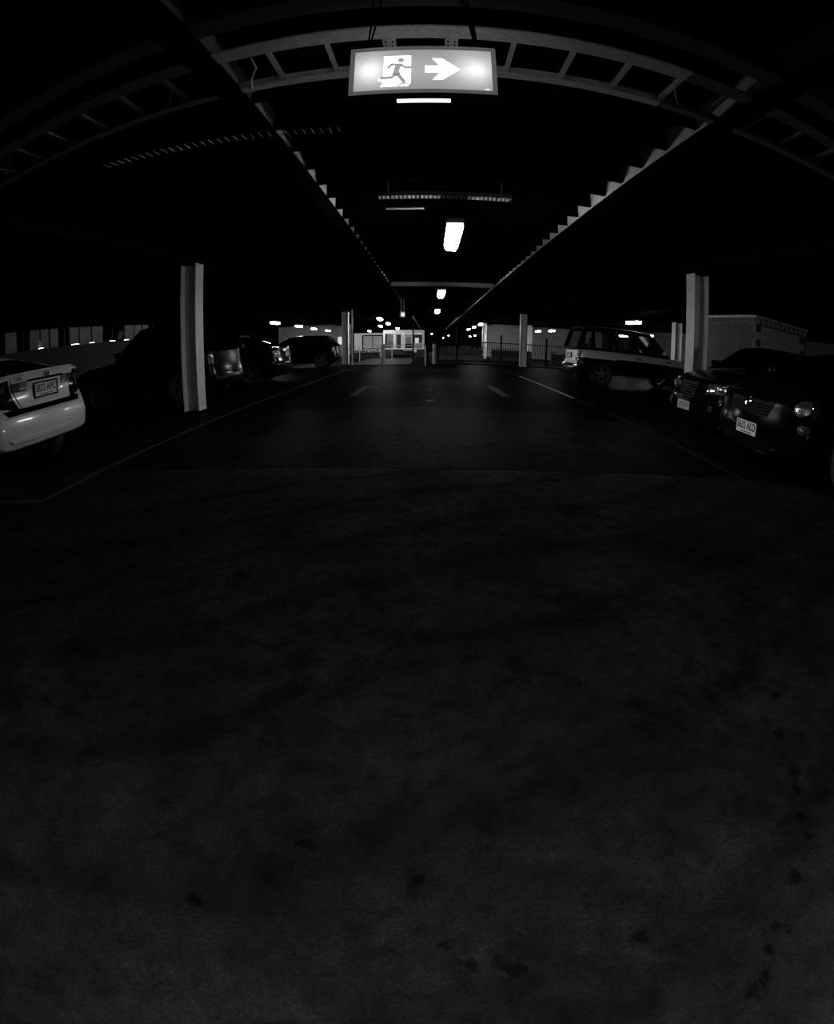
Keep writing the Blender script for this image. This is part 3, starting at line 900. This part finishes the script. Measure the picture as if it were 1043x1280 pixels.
# -- black off-road car beyond the left column
c = Car('dark_suv', 'black tall off-road car parked behind the left column', 'car', (-4.15, 10.0, 0), PI,
        4.1, 1.85, 1.80, ((0, 1.10), (2.4, 1.10), (2.8, 1.06), (3.7, 1.0), (4.1, .92)),
        ((.3, .0), (.55, .0), (.7, .06), (1.1, .10)), ((.3, .05), (.5, .0), (.9, .10)),
        (2.68, 1.98, .28, .06), 'paint_black', (.85, 3.15), R=.37, sill=.32, bulge=.10, wins=((.07, .36), (.40, .64), (.69, .93)), cabinw=(.92, .78), glassm=M['glass_dark'])
for sg in (-1, 1):
    tl = c.patch('tail_lamp', 'rear', ((sg * .74, 1.05), (sg * .86, 1.05), (sg * .86, .80), (sg * .74, .80)), M['lamp_mid'], .012, (3, 6))
    c.patch('lamp_reflector', 'rear', ((sg * .77, .98), (sg * .82, .98), (sg * .82, .93), (sg * .77, .93)), M['lamp_clear'], .018, (2, 2), parent=tl)
c.bar('bumper_trim', 'rear', (.7, .6), (-.7, .6), .012, M['chrome'], .006)

# -- dark saloon further along the left row
c = Car('dark_saloon', 'dark saloon with bright tail lamps in the left row, past the off-road car', 'car', (-4.1, 14.2, 0), PI,
        4.5, 1.76, 1.44, ((0, 1.02), (.4, 1.04), (.8, 1.02), (3.1, .98), (3.5, .96), (4.2, .84), (4.5, .76)),
        ((.2, .06), (.4, .0), (.62, .0), (.72, .05), (1.0, .09)), ((.2, .05), (.45, .0), (.8, .14)),
        (3.25, 2.4, 1.2, .45), 'paint_grey', (.95, 3.6), R=.32, glassm=M['glass'])
for sg in (-1, 1):
    tl = c.patch('tail_lamp', 'rear', ((sg * .50, .96), (sg * .80, .94), (sg * .80, .74), (sg * .52, .72)), M['lamp_mid'], .012, (5, 4))
    for q in range(3):
        c.disc('lamp_bulb', 'rear', (sg * (.58 + .08 * q), .84), .028, M['lamp_clear'], .016, parent=tl, dome=.01)
c.bar('bumper_trim', 'rear', (.72, .56), (-.72, .56), .014, M['chrome'], .006)
c.plate('rear', (0, .82), '', off=.012)

# -- dark hatchback by the far left column
c = Car('dark_hatchback', 'black hatchback silhouette beside the far left column', 'car', (-4.05, 22.4, 0), PI,
        4.1, 1.72, 1.50, ((0, 1.0), (.3, 1.02), (2.8, .98), (3.2, .96), (3.8, .84), (4.1, .74)),
        ((.25, .05), (.5, .0), (.7, .04), (1.0, .09)), ((.2, .05), (.45, .0), (.8, .14)),
        (3.15, 2.35, .55, .12), 'paint_black', (.75, 3.3), R=.31, glassm=M['glass_dark'])
for sg in (-1, 1):
    tl = c.patch('tail_lamp', 'rear', ((sg * .62, .98), (sg * .80, .96), (sg * .80, .72), (sg * .64, .74)), M['lamp_mid'], .012, (4, 5))
    c.disc('lamp_bulb', 'rear', (sg * .72, .86), .03, M['lamp_clear'], .016, parent=tl, dome=.01)
c.bar('bumper_trim', 'rear', (.68, .5), (-.68, .5), .012, M['chrome'], .006)

# -- black car with plate S632 ALD, nose to the aisle (right foreground)
L_ = 4.7
c = Car('dark_sedan', 'black sedan nose-out at the right edge, plate S632 ALD and round headlamps', 'car', (3.28 + L_, 4.42, 0), PI,
        L_, 1.85, 1.52, ((0, 1.04), (.5, 1.06), (.9, 1.04), (3.2, 1.02), (3.7, 1.0), (4.3, .93), (4.6, .86), (4.7, .80)),
        ((.2, .05), (.5, .0), (1.0, .1)), ((.2, .06), (.34, .0), (.5, .0), (.62, .05), (.80, .10), (.95, .22)),
        (3.75, 3.05, 1.25, .55), 'paint_black', (.95, 3.72), R=.33, bulge=.30, glassm=M['glass_dark'])
for sg in (-1, 1):
    hl = c.patch('headlamp', 'front', ((sg * .52, .86), (sg * .86, .85), (sg * .86, .69), (sg * .54, .70)), M['lamp_dark'], .010, (6, 5), label='round projector headlamp')
    c.disc('projector', 'front', (sg * .735, .775), .085, M['lamp_clear'], .020, parent=hl, rim=.007, dome=.025)
    c.patch('indicator', 'front', ((sg * .80, .83), (sg * .86, .82), (sg * .86, .71), (sg * .80, .72)), M['lamp_mid'], .016, (3, 4), parent=hl)
    fg = c.disc('fog_lamp', 'front', (sg * .80, .575), .055, M['lamp_mid'], .014, rim=.006, dome=.01)
    c.disc('fog_bulb', 'front', (sg * .80, .575), .018, M['lamp_clear'], .026, parent=fg, dome=.008)
    c.bar('bumper_trim', 'front', (sg * .45, .30), (sg * .82, .30), .010, M['chrome'], .008)
    c.bar('bumper_edge', 'front', (sg * .15, .245), (sg * .40, .235), .007, M['chrome'], .008)
c.patch('grille', 'front', ((.40, .76), (-.40, .76), (-.34, .60), (.34, .60)), M['black'], .006, (8, 4))
for z in (.63, .66, .69, .72):
    c.bar('grille_slat', 'front', (.35, z), (-.35, z), .006, M['black'], .014)
c.bar('grille_trim', 'front', (.42, .775), (-.42, .775), .009, M['chrome'], .010)
c.disc('badge', 'front', (0.0, .72), .05, M['chrome'], .020, dome=.006)
c.bar('badge_bar', 'front', (-.10, .61), (.08, .61), .008, M['chrome'], .014)
c.patch('air_intake', 'front', ((.45, .36), (-.45, .36), (-.5, .26), (.5, .26)), M['black'], .004, (8, 2))
c.plate('front', (.10, .45), 'S632 ALD', off=.014, frame=False, pm='plate_bright')
c.bar('wiper', 'top', (3.86, .35), (3.83, .10), .006, M['chrome'], .012)

# -- dark car with an upright grille beside it
L_ = 4.6
c = Car('dark_saloon', 'black saloon with upright slatted grille between the sedan and the right column', 'car', (3.80 + L_, 6.72, 0), PI,
        L_, 1.77, 1.52, ((0, 1.0), (.5, 1.02), (.9, 1.0), (3.1, 1.0), (3.6, .98), (4.2, .90), (4.5, .82), (4.6, .76)),
        ((.2, .05), (.5, .0), (1.0, .1)), ((.2, .06), (.34, .0), (.5, .0), (.58, .05), (.80, .10), (.95, .2)),
        (3.70, 3.10, 1.2, .5), 'paint_black', (.95, 3.7), R=.32, sill=.11, bulge=.24, glassm=M['glass_dark'])
c.patch('grille', 'front', ((.27, .76), (-.27, .76), (-.22, .52), (.22, .52)), M['black'], .008, (6, 4))
for z in (.55, .59, .63, .67, .71):
    c.bar('grille_slat', 'front', (.25, z), (-.25, z), .007, M['chrome'], .016)
for sg in (-1, 1):
    c.bar('grille_surround', 'front', (sg * .275, .76), (sg * .225, .52), .010, M['chrome'], .014)
    hl = c.patch('headlamp', 'front', ((sg * .48, .76), (sg * .83, .80), (sg * .84, .66), (sg * .46, .60)), M['lamp_mid'], .012, (6, 5))
    for q, z in ((.56, .67), (.72, .72)):
        c.disc('reflector', 'front', (sg * q, z), .055, M['lamp_clear'], .020, parent=hl, rim=.005, dome=.02, sq=.9)
    c.disc('fog_lamp', 'front', (sg * .62, .42), .05, M['lamp_mid'], .012, rim=.005)
    c.bar('bumper_trim', 'front', (sg * .48, .345), (sg * .80, .345), .010, M['chrome'], .010)
c.bar('bumper_trim', 'front', (.30, .50), (-.30, .50), .009, M['chrome'], .012)
pl = c.plate('front', (0, .385), '', off=.012, frame=False)
for k, x in enumerate((-.13, -.07, -.01, .05, .11)):
    obj('worn_character', nbox(x - .018, x + .018, -.035, .04, .006, .0075), mat('faded_character', .22, .5), pl)

# -- silver off-road car, nose to the right
c = Car('silver_suv', 'two-tone silver off-road car parked side-on at the right', 'car', (4.28, 15.25, 0), 0,
        4.75, 1.86, 1.86, ((0, 1.10), (3.0, 1.10), (3.35, 1.08), (4.3, 1.02), (4.75, .94)),
        ((.3, .0), (.55, .0), (.66, .08), (1.1, .10)), ((.3, .05), (.5, .0), (.9, .10)),
        (3.30, 2.60, .30, .06), 'paint_silver', (.88, 3.68), R=.36, sill=.36, bulge=.09, wins=((.07, .34), (.39, .63), (.68, .94)), cabinw=(.92, .79), glassm=M['glass_clear'])
bd = c.body.data
bd.materials.append(mat('dark_lower_paint', .006, .5, spec=.1))
for p_ in bd.polygons:                       # two-tone paint: dark below the waist line
    if p_.center.z < (.60 if p_.center.x < .12 else .83):
        p_.material_index = 1
c.cabin.data.materials.clear(); c.cabin.data.materials.append(mat('matt_black_cabin', .006, .7, spec=.1))
for d in ('right', 'left'):
    c.patch('side_cladding', d, ((1.34, .84), (3.22, .84), (3.22, .40), (1.34, .40)), M['paint_grey'], .012, (10, 3), label='dark lower side cladding')
    c.patch('side_cladding', d, ((.06, .84), (.43, .84), (.43, .42), (.10, .42)), M['paint_grey'], .012, (4, 3))
    c.patch('side_cladding', d, ((4.12, .84), (4.62, .84), (4.58, .42), (4.10, .42)), M['paint_grey'], .012, (4, 3))
    sg = -1 if d == 'right' else 1
    for xw in (.88, 3.68):
        pts = []
        for k in range(15):
            a = PI * (-.06 + 1.12 * k / 14)
            h, _dr = c.cast(d, xw + .455 * math.cos(a), .36 + .43 * math.sin(a))
            if h is not None: pts.append(h)
        obj('arch_flare', tube(bmesh.new(), pts, .045, 8), M['paint_grey'], c.t, 40)
    for xh in (2.02, 3.0 - .9 + 1.0):
        c.bar('door_handle', d, (xh, .95), (xh + .2, .95), .016, M['black'], .012)
    c.bar('running_board', d, (1.42, .40), (3.15, .40), .022, M['chrome'], .05)
    c.bar('moulding', d, (1.40, .85), (3.2, .85), .010, M['chrome'], .008)
    c.bar('door_seam', d, (2.02, 1.05), (2.00, .45), .003, M['black'], .001)
    c.bar('door_seam', d, (1.30, 1.05), (1.42, .78), .003, M['black'], .001)
    c.bar('door_seam', d, (3.02, 1.05), (3.02, .45), .003, M['black'], .001)
for sg in (-1, 1):
    tl = c.patch('tail_lamp', 'rear', ((sg * .66, 1.04), (sg * .84, 1.04), (sg * .84, .74), (sg * .66, .74)), M['lamp_mid'], .014, (3, 6))
    c.disc('lamp_bulb', 'rear', (sg * .75, .97), .045, M['lamp_clear'], .018, parent=tl, dome=.012)
    c.disc('lamp_bulb', 'rear', (sg * .75, .84), .04, M['lamp_clear'], .018, parent=tl, dome=.012)
c.patch('rear_bumper', 'rear', ((.84, .62), (-.84, .62), (-.84, .42), (.84, .42)), M['paint_grey'], .05, (10, 3))
c.plate('rear', (0, .86), '', off=.02)
for sg in (-1, 1):
    obj('roof_rail', tube(bmesh.new(), [(.45, sg * .62, 1.84), (.55, sg * .62, 1.90), (2.4, sg * .62, 1.90), (2.5, sg * .62, 1.84)], .015, 6), M['black'], c.t)

# ------------------------------------------------------------------ left edge: parapet, planting, fence panels
wl = struct(obj('wall_left', nbox(-13.2, -12.8, 4, 34, 0, 2.06), M['wall_dark']), 'dark concrete wall at the left edge of the parking level')
pf = thing('panel_fence', 'fence of pale upright panels above the left wall', 'fence', (-14.1, 0, 1.7))
obj('footing', nbox(-.25, .25, 5, 33, -1.7, .05), M['wall_dark'], pf)
for y0, y1 in ((8.6, 9.6), (9.9, 10.9), (11.95, 12.55), (13.3, 13.85), (13.95, 14.4), (14.5, 15.0), (15.75, 16.35), (16.45, 17.25), (17.35, 18.15), (20.0, 20.75), (20.85, 21.5), (21.6, 22.2)):
    obj('panel', nbox(-.03, .03, y0, y1, .05, 1.20), M['panel'], pf)
for yp in (7, 11.4, 12.9, 15.4, 18.9, 22.6, 26):
    obj('post', nbox(-.05, .0, yp, yp + .08, .05, 1.20), M['wall_dark'], pf)

def shrub(x, y, z, h, sp, label, n=90):
    t = thing('shrub', label, 'shrub', (x, y, z), 0, 'shrubs along the left wall')
    rnd = random.Random(int(y * 100))
    bm = bmesh.new(); st = bmesh.new()
    for k in range(7):
        a = rnd.uniform(0, 2 * PI); r = rnd.uniform(.3, 1) * sp
        tip = Vector((r * math.cos(a), r * math.sin(a), h * rnd.uniform(.6, 1)))
        tube(st, [(0, 0, 0), tip * .5 + Vector((0, 0, .03)), tip], [.008, .006, .003], 5)
        for q in range(n // 7):
            f = rnd.uniform(.25, 1.05); p = tip * f + Vector((rnd.gauss(0, .03), rnd.gauss(0, .03), rnd.gauss(0, .02)))
            d = Vector((rnd.gauss(0, 1), rnd.gauss(0, 1), rnd.gauss(.4, .6))).normalized(); u = d.orthogonal().normalized()
            l, w_ = rnd.uniform(.05, .09), .017
            vs = [bm.verts.new(p), bm.verts.new(p + d * l * .5 + u * w_), bm.verts.new(p + d * l), bm.verts.new(p + d * l * .5 - u * w_)]
            bm.faces.new(vs)
    obj('foliage', bm, M['leaf'], t); obj('stem', st, M['bark'], t)
for y, h, sp, lb in ((12.9, .45, .25, 'low lit shrub above the left wall, nearest the white sedan'), (18.15, .42, .16, 'left shrub of the lit trio above the left wall'),
                     (18.75, .40, .22, 'middle shrub of the lit trio above the left wall'), (19.35, .36, .20, 'right shrub of the lit trio above the left wall')):
    shrub(-13.08, y, 2.06, h, sp, lb)
UP = emat('uplight_lens', 4.0)
for y, ln, lb in ((12.75, .22, 'uplight at the foot of the first shrub on the left wall'), (14.75, .42, 'uplight under the joined pale panels on the left wall'), (15.85, .25, 'uplight under the middle pale panel on the left wall'),
                  (17.3, .35, 'uplight at the end of the pale panels on the left wall'), (18.4, .3, 'uplight under the lit trio of shrubs'), (19.6, .45, 'uplight at the far end of the left wall planting')):
    t = thing('uplight', lb, 'light', (-12.88, y, 2.06), 0, 'uplights on the left wall')
    obj('housing', nbox(-.05, .05, -ln / 2, ln / 2, 0, .02), M['steel_dark'], t)
    obj('lens', nbox(-.04, .04, -ln / 2 + .01, ln / 2 - .01, .02, .042, bev=.006), UP, t)
obj('wall_cap', nbox(-13.6, -13.2, 4, 34, 1.9, 2.06), M['wall_dark'], wl)

# ------------------------------------------------------------------ right: block-built core with patterned top course
core = thing('block_core', 'pale blockwork stair core with a band of small blocks along its top, right side', 'building', (0, 0, 0))
X0, X1, Y0, Y1 = 8.62, 10.75, 11.15, 14.2
obj('mortar_core', nbox(X0 + .012, X1 - .012, Y0 + .012, Y1 - .012, 0, 2.66), M['mortar'], core)
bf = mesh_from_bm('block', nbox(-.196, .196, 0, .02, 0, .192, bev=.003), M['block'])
bs = mesh_from_bm('block', nbox(0, .02, -.195, .195, 0, .19, bev=.004), M['block_shaded'])
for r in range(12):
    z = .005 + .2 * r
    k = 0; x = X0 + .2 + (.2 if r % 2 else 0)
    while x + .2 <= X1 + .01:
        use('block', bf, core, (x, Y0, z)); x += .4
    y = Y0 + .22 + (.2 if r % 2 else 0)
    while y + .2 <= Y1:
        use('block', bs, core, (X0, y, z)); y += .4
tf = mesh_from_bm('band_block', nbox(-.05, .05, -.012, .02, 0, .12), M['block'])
ts = mesh_from_bm('band_block', nbox(-.012, .02, -.05, .05, 0, .12), mat('shaded_band_block', .2, .8))  # side band darkened like the shaded side face
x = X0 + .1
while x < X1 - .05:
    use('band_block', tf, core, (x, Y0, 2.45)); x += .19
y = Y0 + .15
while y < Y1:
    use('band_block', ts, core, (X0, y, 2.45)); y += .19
obj('coping', nbox(X0 - .02, X1 + .02, Y0 - .02, Y1 + .02, 2.60, 2.66), M['block'], core)
t = thing('valve_box', 'small dark box with a knob on the floor by the block wall', 'box', (8.35, 13.0, 0))
obj('post', nbox(-.04, .04, -.04, .04, 0, .85), M['black'], t); obj('head', nbox(-.12, .12, -.1, .1, .85, 1.05, bev=.03), M['black'], t)

# ------------------------------------------------------------------ far end: ramp, handrail, bollards, fence
rp = struct(obj('floor_ramp', nbox(-3.9, -.95, 23.0, 33.0, 0, .035), M['concrete']), 'pale concrete ramp before the kiosk')
t = thing('handrail', 'pale tubular handrail around the concrete ramp', 'handrail', (0, 0, 0))
bm = tube(bmesh.new(), [(-4.15, 27.6, .90), (-.25, 26.8, .90), (-.22, 22.7, .90)], .025, 8)
obj('rail', bm, M['steel_white'], t)
for (x, y) in ((-3.9, 27.55), (-2.07, 27.17), (-.25, 26.8), (-.22, 22.7)):
    obj('post', tube(bmesh.new(), [(x, y, 0), (x, y, .90)], .025, 8), M['steel_white'], t)
for x, y, lb in ((-2.12, 22.6, 'grey bollard in front of the handrail'), (.2, 24.6, 'grey bollard alone right of the handrail end')):
    t = thing('bollard', lb, 'bollard', (x, y, 0), 0, 'steel bollards')
    obj('shaft', tube(bmesh.new(), [(0, 0, 0), (0, 0, .98)], .085, 16), M['steel_mid'], t, 40)
    obj('cap', tube(bmesh.new(), [(0, 0, .98), (0, 0, 1.0), (0, 0, 1.02)], [.085, .07, .03], 16), M['steel_mid'], t, 40)
t = thing('black_fence', 'black vertical bar fence across the far end of the aisle', 'fence', (0, 25, 0))
for xp in (-.10, 1.33, 3.55, 5.9, 8.2, 10.4):
    obj('post', nbox(xp - .045, xp + .045, -.045, .045, 0, 1.95 if xp == 1.33 else 1.55), M['black'], t)
for z in (.10, 1.12):
    obj('rail', nbox(-.10, 10.4, -.02, .02, z, z + .045), M['black'], t)
bar = mesh_from_bm('bar', nbox(-.010, .010, -.010, .010, .145, 1.12), M['black'])
x = .02
while x < 10.35:
    use('bar', bar, t, (x, 0, 0)); x += .118
kb = struct(obj('trim_1', nbox(-.1, 10.5, 24.85, 25.15, 0, .06), M['concrete']), 'low pale kerb under the black fence')
t = thing('dark_pole', 'slim black pole standing before the right end of the kiosk', 'pole', (-.85, 25.2, 0))
obj('pole', nbox(-.04, .04, -.04, .04, .02, 2.1), M['black'], t); obj('foot', nbox(-.1, .1, -.1, .1, 0, .02), M['black'], t)
t = thing('service_pole', 'slim pale pole standing at the far left column', 'pole', (-3.6, 23.0, 0))
obj('pole', nbox(-.035, .035, -.035, .035, .02, 2.66), M['steel_white'], t); obj('foot', nbox(-.09, .09, -.09, .09, 0, .02), M['steel_dark'], t)

# hedges and planters beyond the fence
def hedge(x0, x1, y, h, label, z=0.):
    t = thing('hedge', label, 'hedge', ((x0 + x1) / 2, y, z), 0, 'dark hedges beyond the fence')
    rnd = random.Random(int(x0 * 10 + y))
    w2 = (x1 - x0) / 2
    bm = bmesh.new()
    for k in range(int(260 * w2)):
        p = Vector((rnd.uniform(-w2, w2), rnd.uniform(-.3, .3), .25 + (h - .25) * math.sqrt(rnd.random())))
        d = Vector((rnd.gauss(0, 1), rnd.gauss(0, 1), rnd.gauss(.3, .7))).normalized(); u = d.orthogonal().normalized()
        l = rnd.uniform(.09, .16)
        bm.faces.new([bm.verts.new(p), bm.verts.new(p + d * l * .5 + u * .035), bm.verts.new(p + d * l), bm.verts.new(p + d * l * .5 - u * .035)])
    obj('foliage', bm, mat('dark_hedge_leaf', .03, .6), t)
    obj('planter', nbox(-w2, w2, -.28, .28, 0, .3), M['wall_dark'], t)
    obj('core', nbox(-w2 + .05, w2 - .05, -.2, .2, .3, h - .12, bev=.06), mat('hedge_core', .008, .9), t)
hedge(.6, 3.4, 32, .85, 'dark hedge behind the left part of the black fence')
hedge(4.0, 6.8, 33, .85, 'dark hedge behind the middle part of the black fence')
hedge(7.6, 10.5, 31, .8, 'dark hedge behind the right part of the black fence')
hedge(-5.3, -3.4, 34, .55, 'low dark planting under the framed window')

# kiosk with lit interior
Yk = 36.0
k = thing('kiosk', 'white kiosk with lit glazed front at the end of the aisle', 'kiosk', (-1.95, Yk, 0))
obj('plinth', nbox(-1.42, 1.5, 0, 3, 0, .62), M['wall_dark'], k)
for z in (.30, .46):
    obj('step_edge', nbox(-1.0, .6, -.25, 0, z - .30, z - .26), M['concrete'], k)
obj('fascia', nbox(-1.42, 1.5, -.08, 3, 1.80, 2.02), M['kiosk_white'], k)
obj('back_wall', nbox(-1.42, 1.5, 2.9, 3.0, .62, 1.80), M['kiosk_white'], k)
for x in (-1.42, -.68, -.60, -.14, .06, .66, 1.36):
    wd = .14 if x in (-1.42, 1.36) else .08
    obj('frame_post', nbox(x, x + wd, -.04, .06, .62, 1.80), M['kiosk_white'], k)
obj('sill', nbox(-1.42, 1.5, -.05, .05, .60, .68), M['kiosk_white'], k)
for x0, x1 in ((-1.28, -.68), (-.52, -.14), (.14, .66), (.74, 1.36)):
    obj('pane', nbox(x0, x1, .0, .006, .68, 1.80), M['glass_clear'], k)
obj('ceiling_panel', nbox(-1.3, 1.36, .3, 2.8, 1.77, 1.795), emat('kiosk_ceiling_light', .8), k)
obj('counter', nbox(-1.2, -.75, .6, 1.2, .62, 1.15), M['wall_grey'], k)
obj('dark_door', nbox(-.50, -.20, 1.0, 1.05, .62, 1.7), mat('dark_door', .06, .4), k)
obj('cabinet', nbox(.12, .64, .5, 1.0, .62, 1.0), M['black'], k)
obj('shelf_unit', nbox(.16, .5, 1.6, 1.9, 1.0, 1.5), M['wall_grey'], k)
obj('monitor', nbox(.84, 1.12, .5, .54, 1.05, 1.45), emat('monitor_screen', .8), k)
obj('dark_screen', nbox(.74, 1.34, 1.2, 1.25, 1.1, 1.70), mat('dark_screen', .03, .4), k)
obj('letter_shelf', nbox(.02, .70, -.30, -.02, .50, .54), M['kiosk_white'], k)
obj('sign_board', nbox(.80, .98, -.10, -.06, .38, .72), M['kiosk_white'], k)

b = thing('shop_front', 'pale wall with a dark-framed window left of the kiosk', 'building', (-4.5, 37.2, 0))
obj('wall', nbox(-1.15, 1.0, 0, .3, 0, 1.86), M['kiosk_white'], b)
wn = obj('window', nbox(-.52, .98, -.03, .0, .66, 1.66), mat('window_lit_blind', .40, .5), b)
for (x0, x1, z0, z1) in ((-.56, 1.0, 1.62, 1.70), (-.56, 1.0, .62, .68), (-.56, -.48, .68, 1.62), (.20, .25, .68, 1.62), (.94, 1.0, .68, 1.62)):
    obj('window_frame', nbox(x0, x1, -.06, -.0305, z0, z1), M['black'], wn)
obj('ledge', nbox(-1.0, 1.0, -.12, 0, .55, .62), M['kiosk_white'], b)
t = thing('potted_plant', 'dark leafy plant beside the framed window', 'plant', (-5.55, 34.5, 0))
rnd = random.Random(3); bm = bmesh.new()
for q in range(120):
    p = Vector((rnd.gauss(0, .16), rnd.gauss(0, .12), rnd.uniform(.5, 1.9)))
    d = Vector((rnd.gauss(0, 1), rnd.gauss(0, 1), rnd.gauss(.2, .7))).normalized(); u = d.orthogonal().normalized()
    bm.faces.new([bm.verts.new(p), bm.verts.new(p + d * .09 + u * .035), bm.verts.new(p + d * .18), bm.verts.new(p + d * .09 - u * .035)])
obj('foliage', bm, mat('dark_hedge_leaf', .03, .6), t)
obj('trunk', tube(bmesh.new(), [(0, 0, .3), (.02, 0, 1.0), (0, 0, 1.8)], .025, 6), M['bark'], t)
obj('pot', tube(bmesh.new(), [(0, 0, 0), (0, 0, .35)], [.18, .24], 14), M['wall_dark'], t, 40)

# back walls
wb_ = struct(obj('wall_back', nbox(-14, -7.2, 45, 45.3, 0, 2.95), M['wall_grey']), 'grey rendered back wall at the far left')
wn = struct(obj('window_1', nbox(-8.35, -7.35, 44.93, 45, 1.05, 1.75), emat('lit_window', .55)), 'small lit window in the far left wall')
for x0, x1 in ((-8.4, -8.35), (-7.9, -7.8), (-7.35, -7.3)):
    obj('window_frame', nbox(x0, x1, 44.90, 44.93, 1.0, 1.8), M['black'], wn)
wr_ = struct(obj('wall_right', nbox(4.9, 16, 44, 44.3, 0, 2.95), M['wall_grey']), 'grey rendered wall at the far right beyond the fence')
struct(obj('wall_end', nbox(-16, 16, 111, 111.3, 0, 2.95), M['wall_dark']), 'dark end wall far down the aisle')
struct(obj('wall_side', nbox(15.7, 16, -6, 111, 0, 2.95), M['wall_dark']), 'dark side wall at the far right of the level')
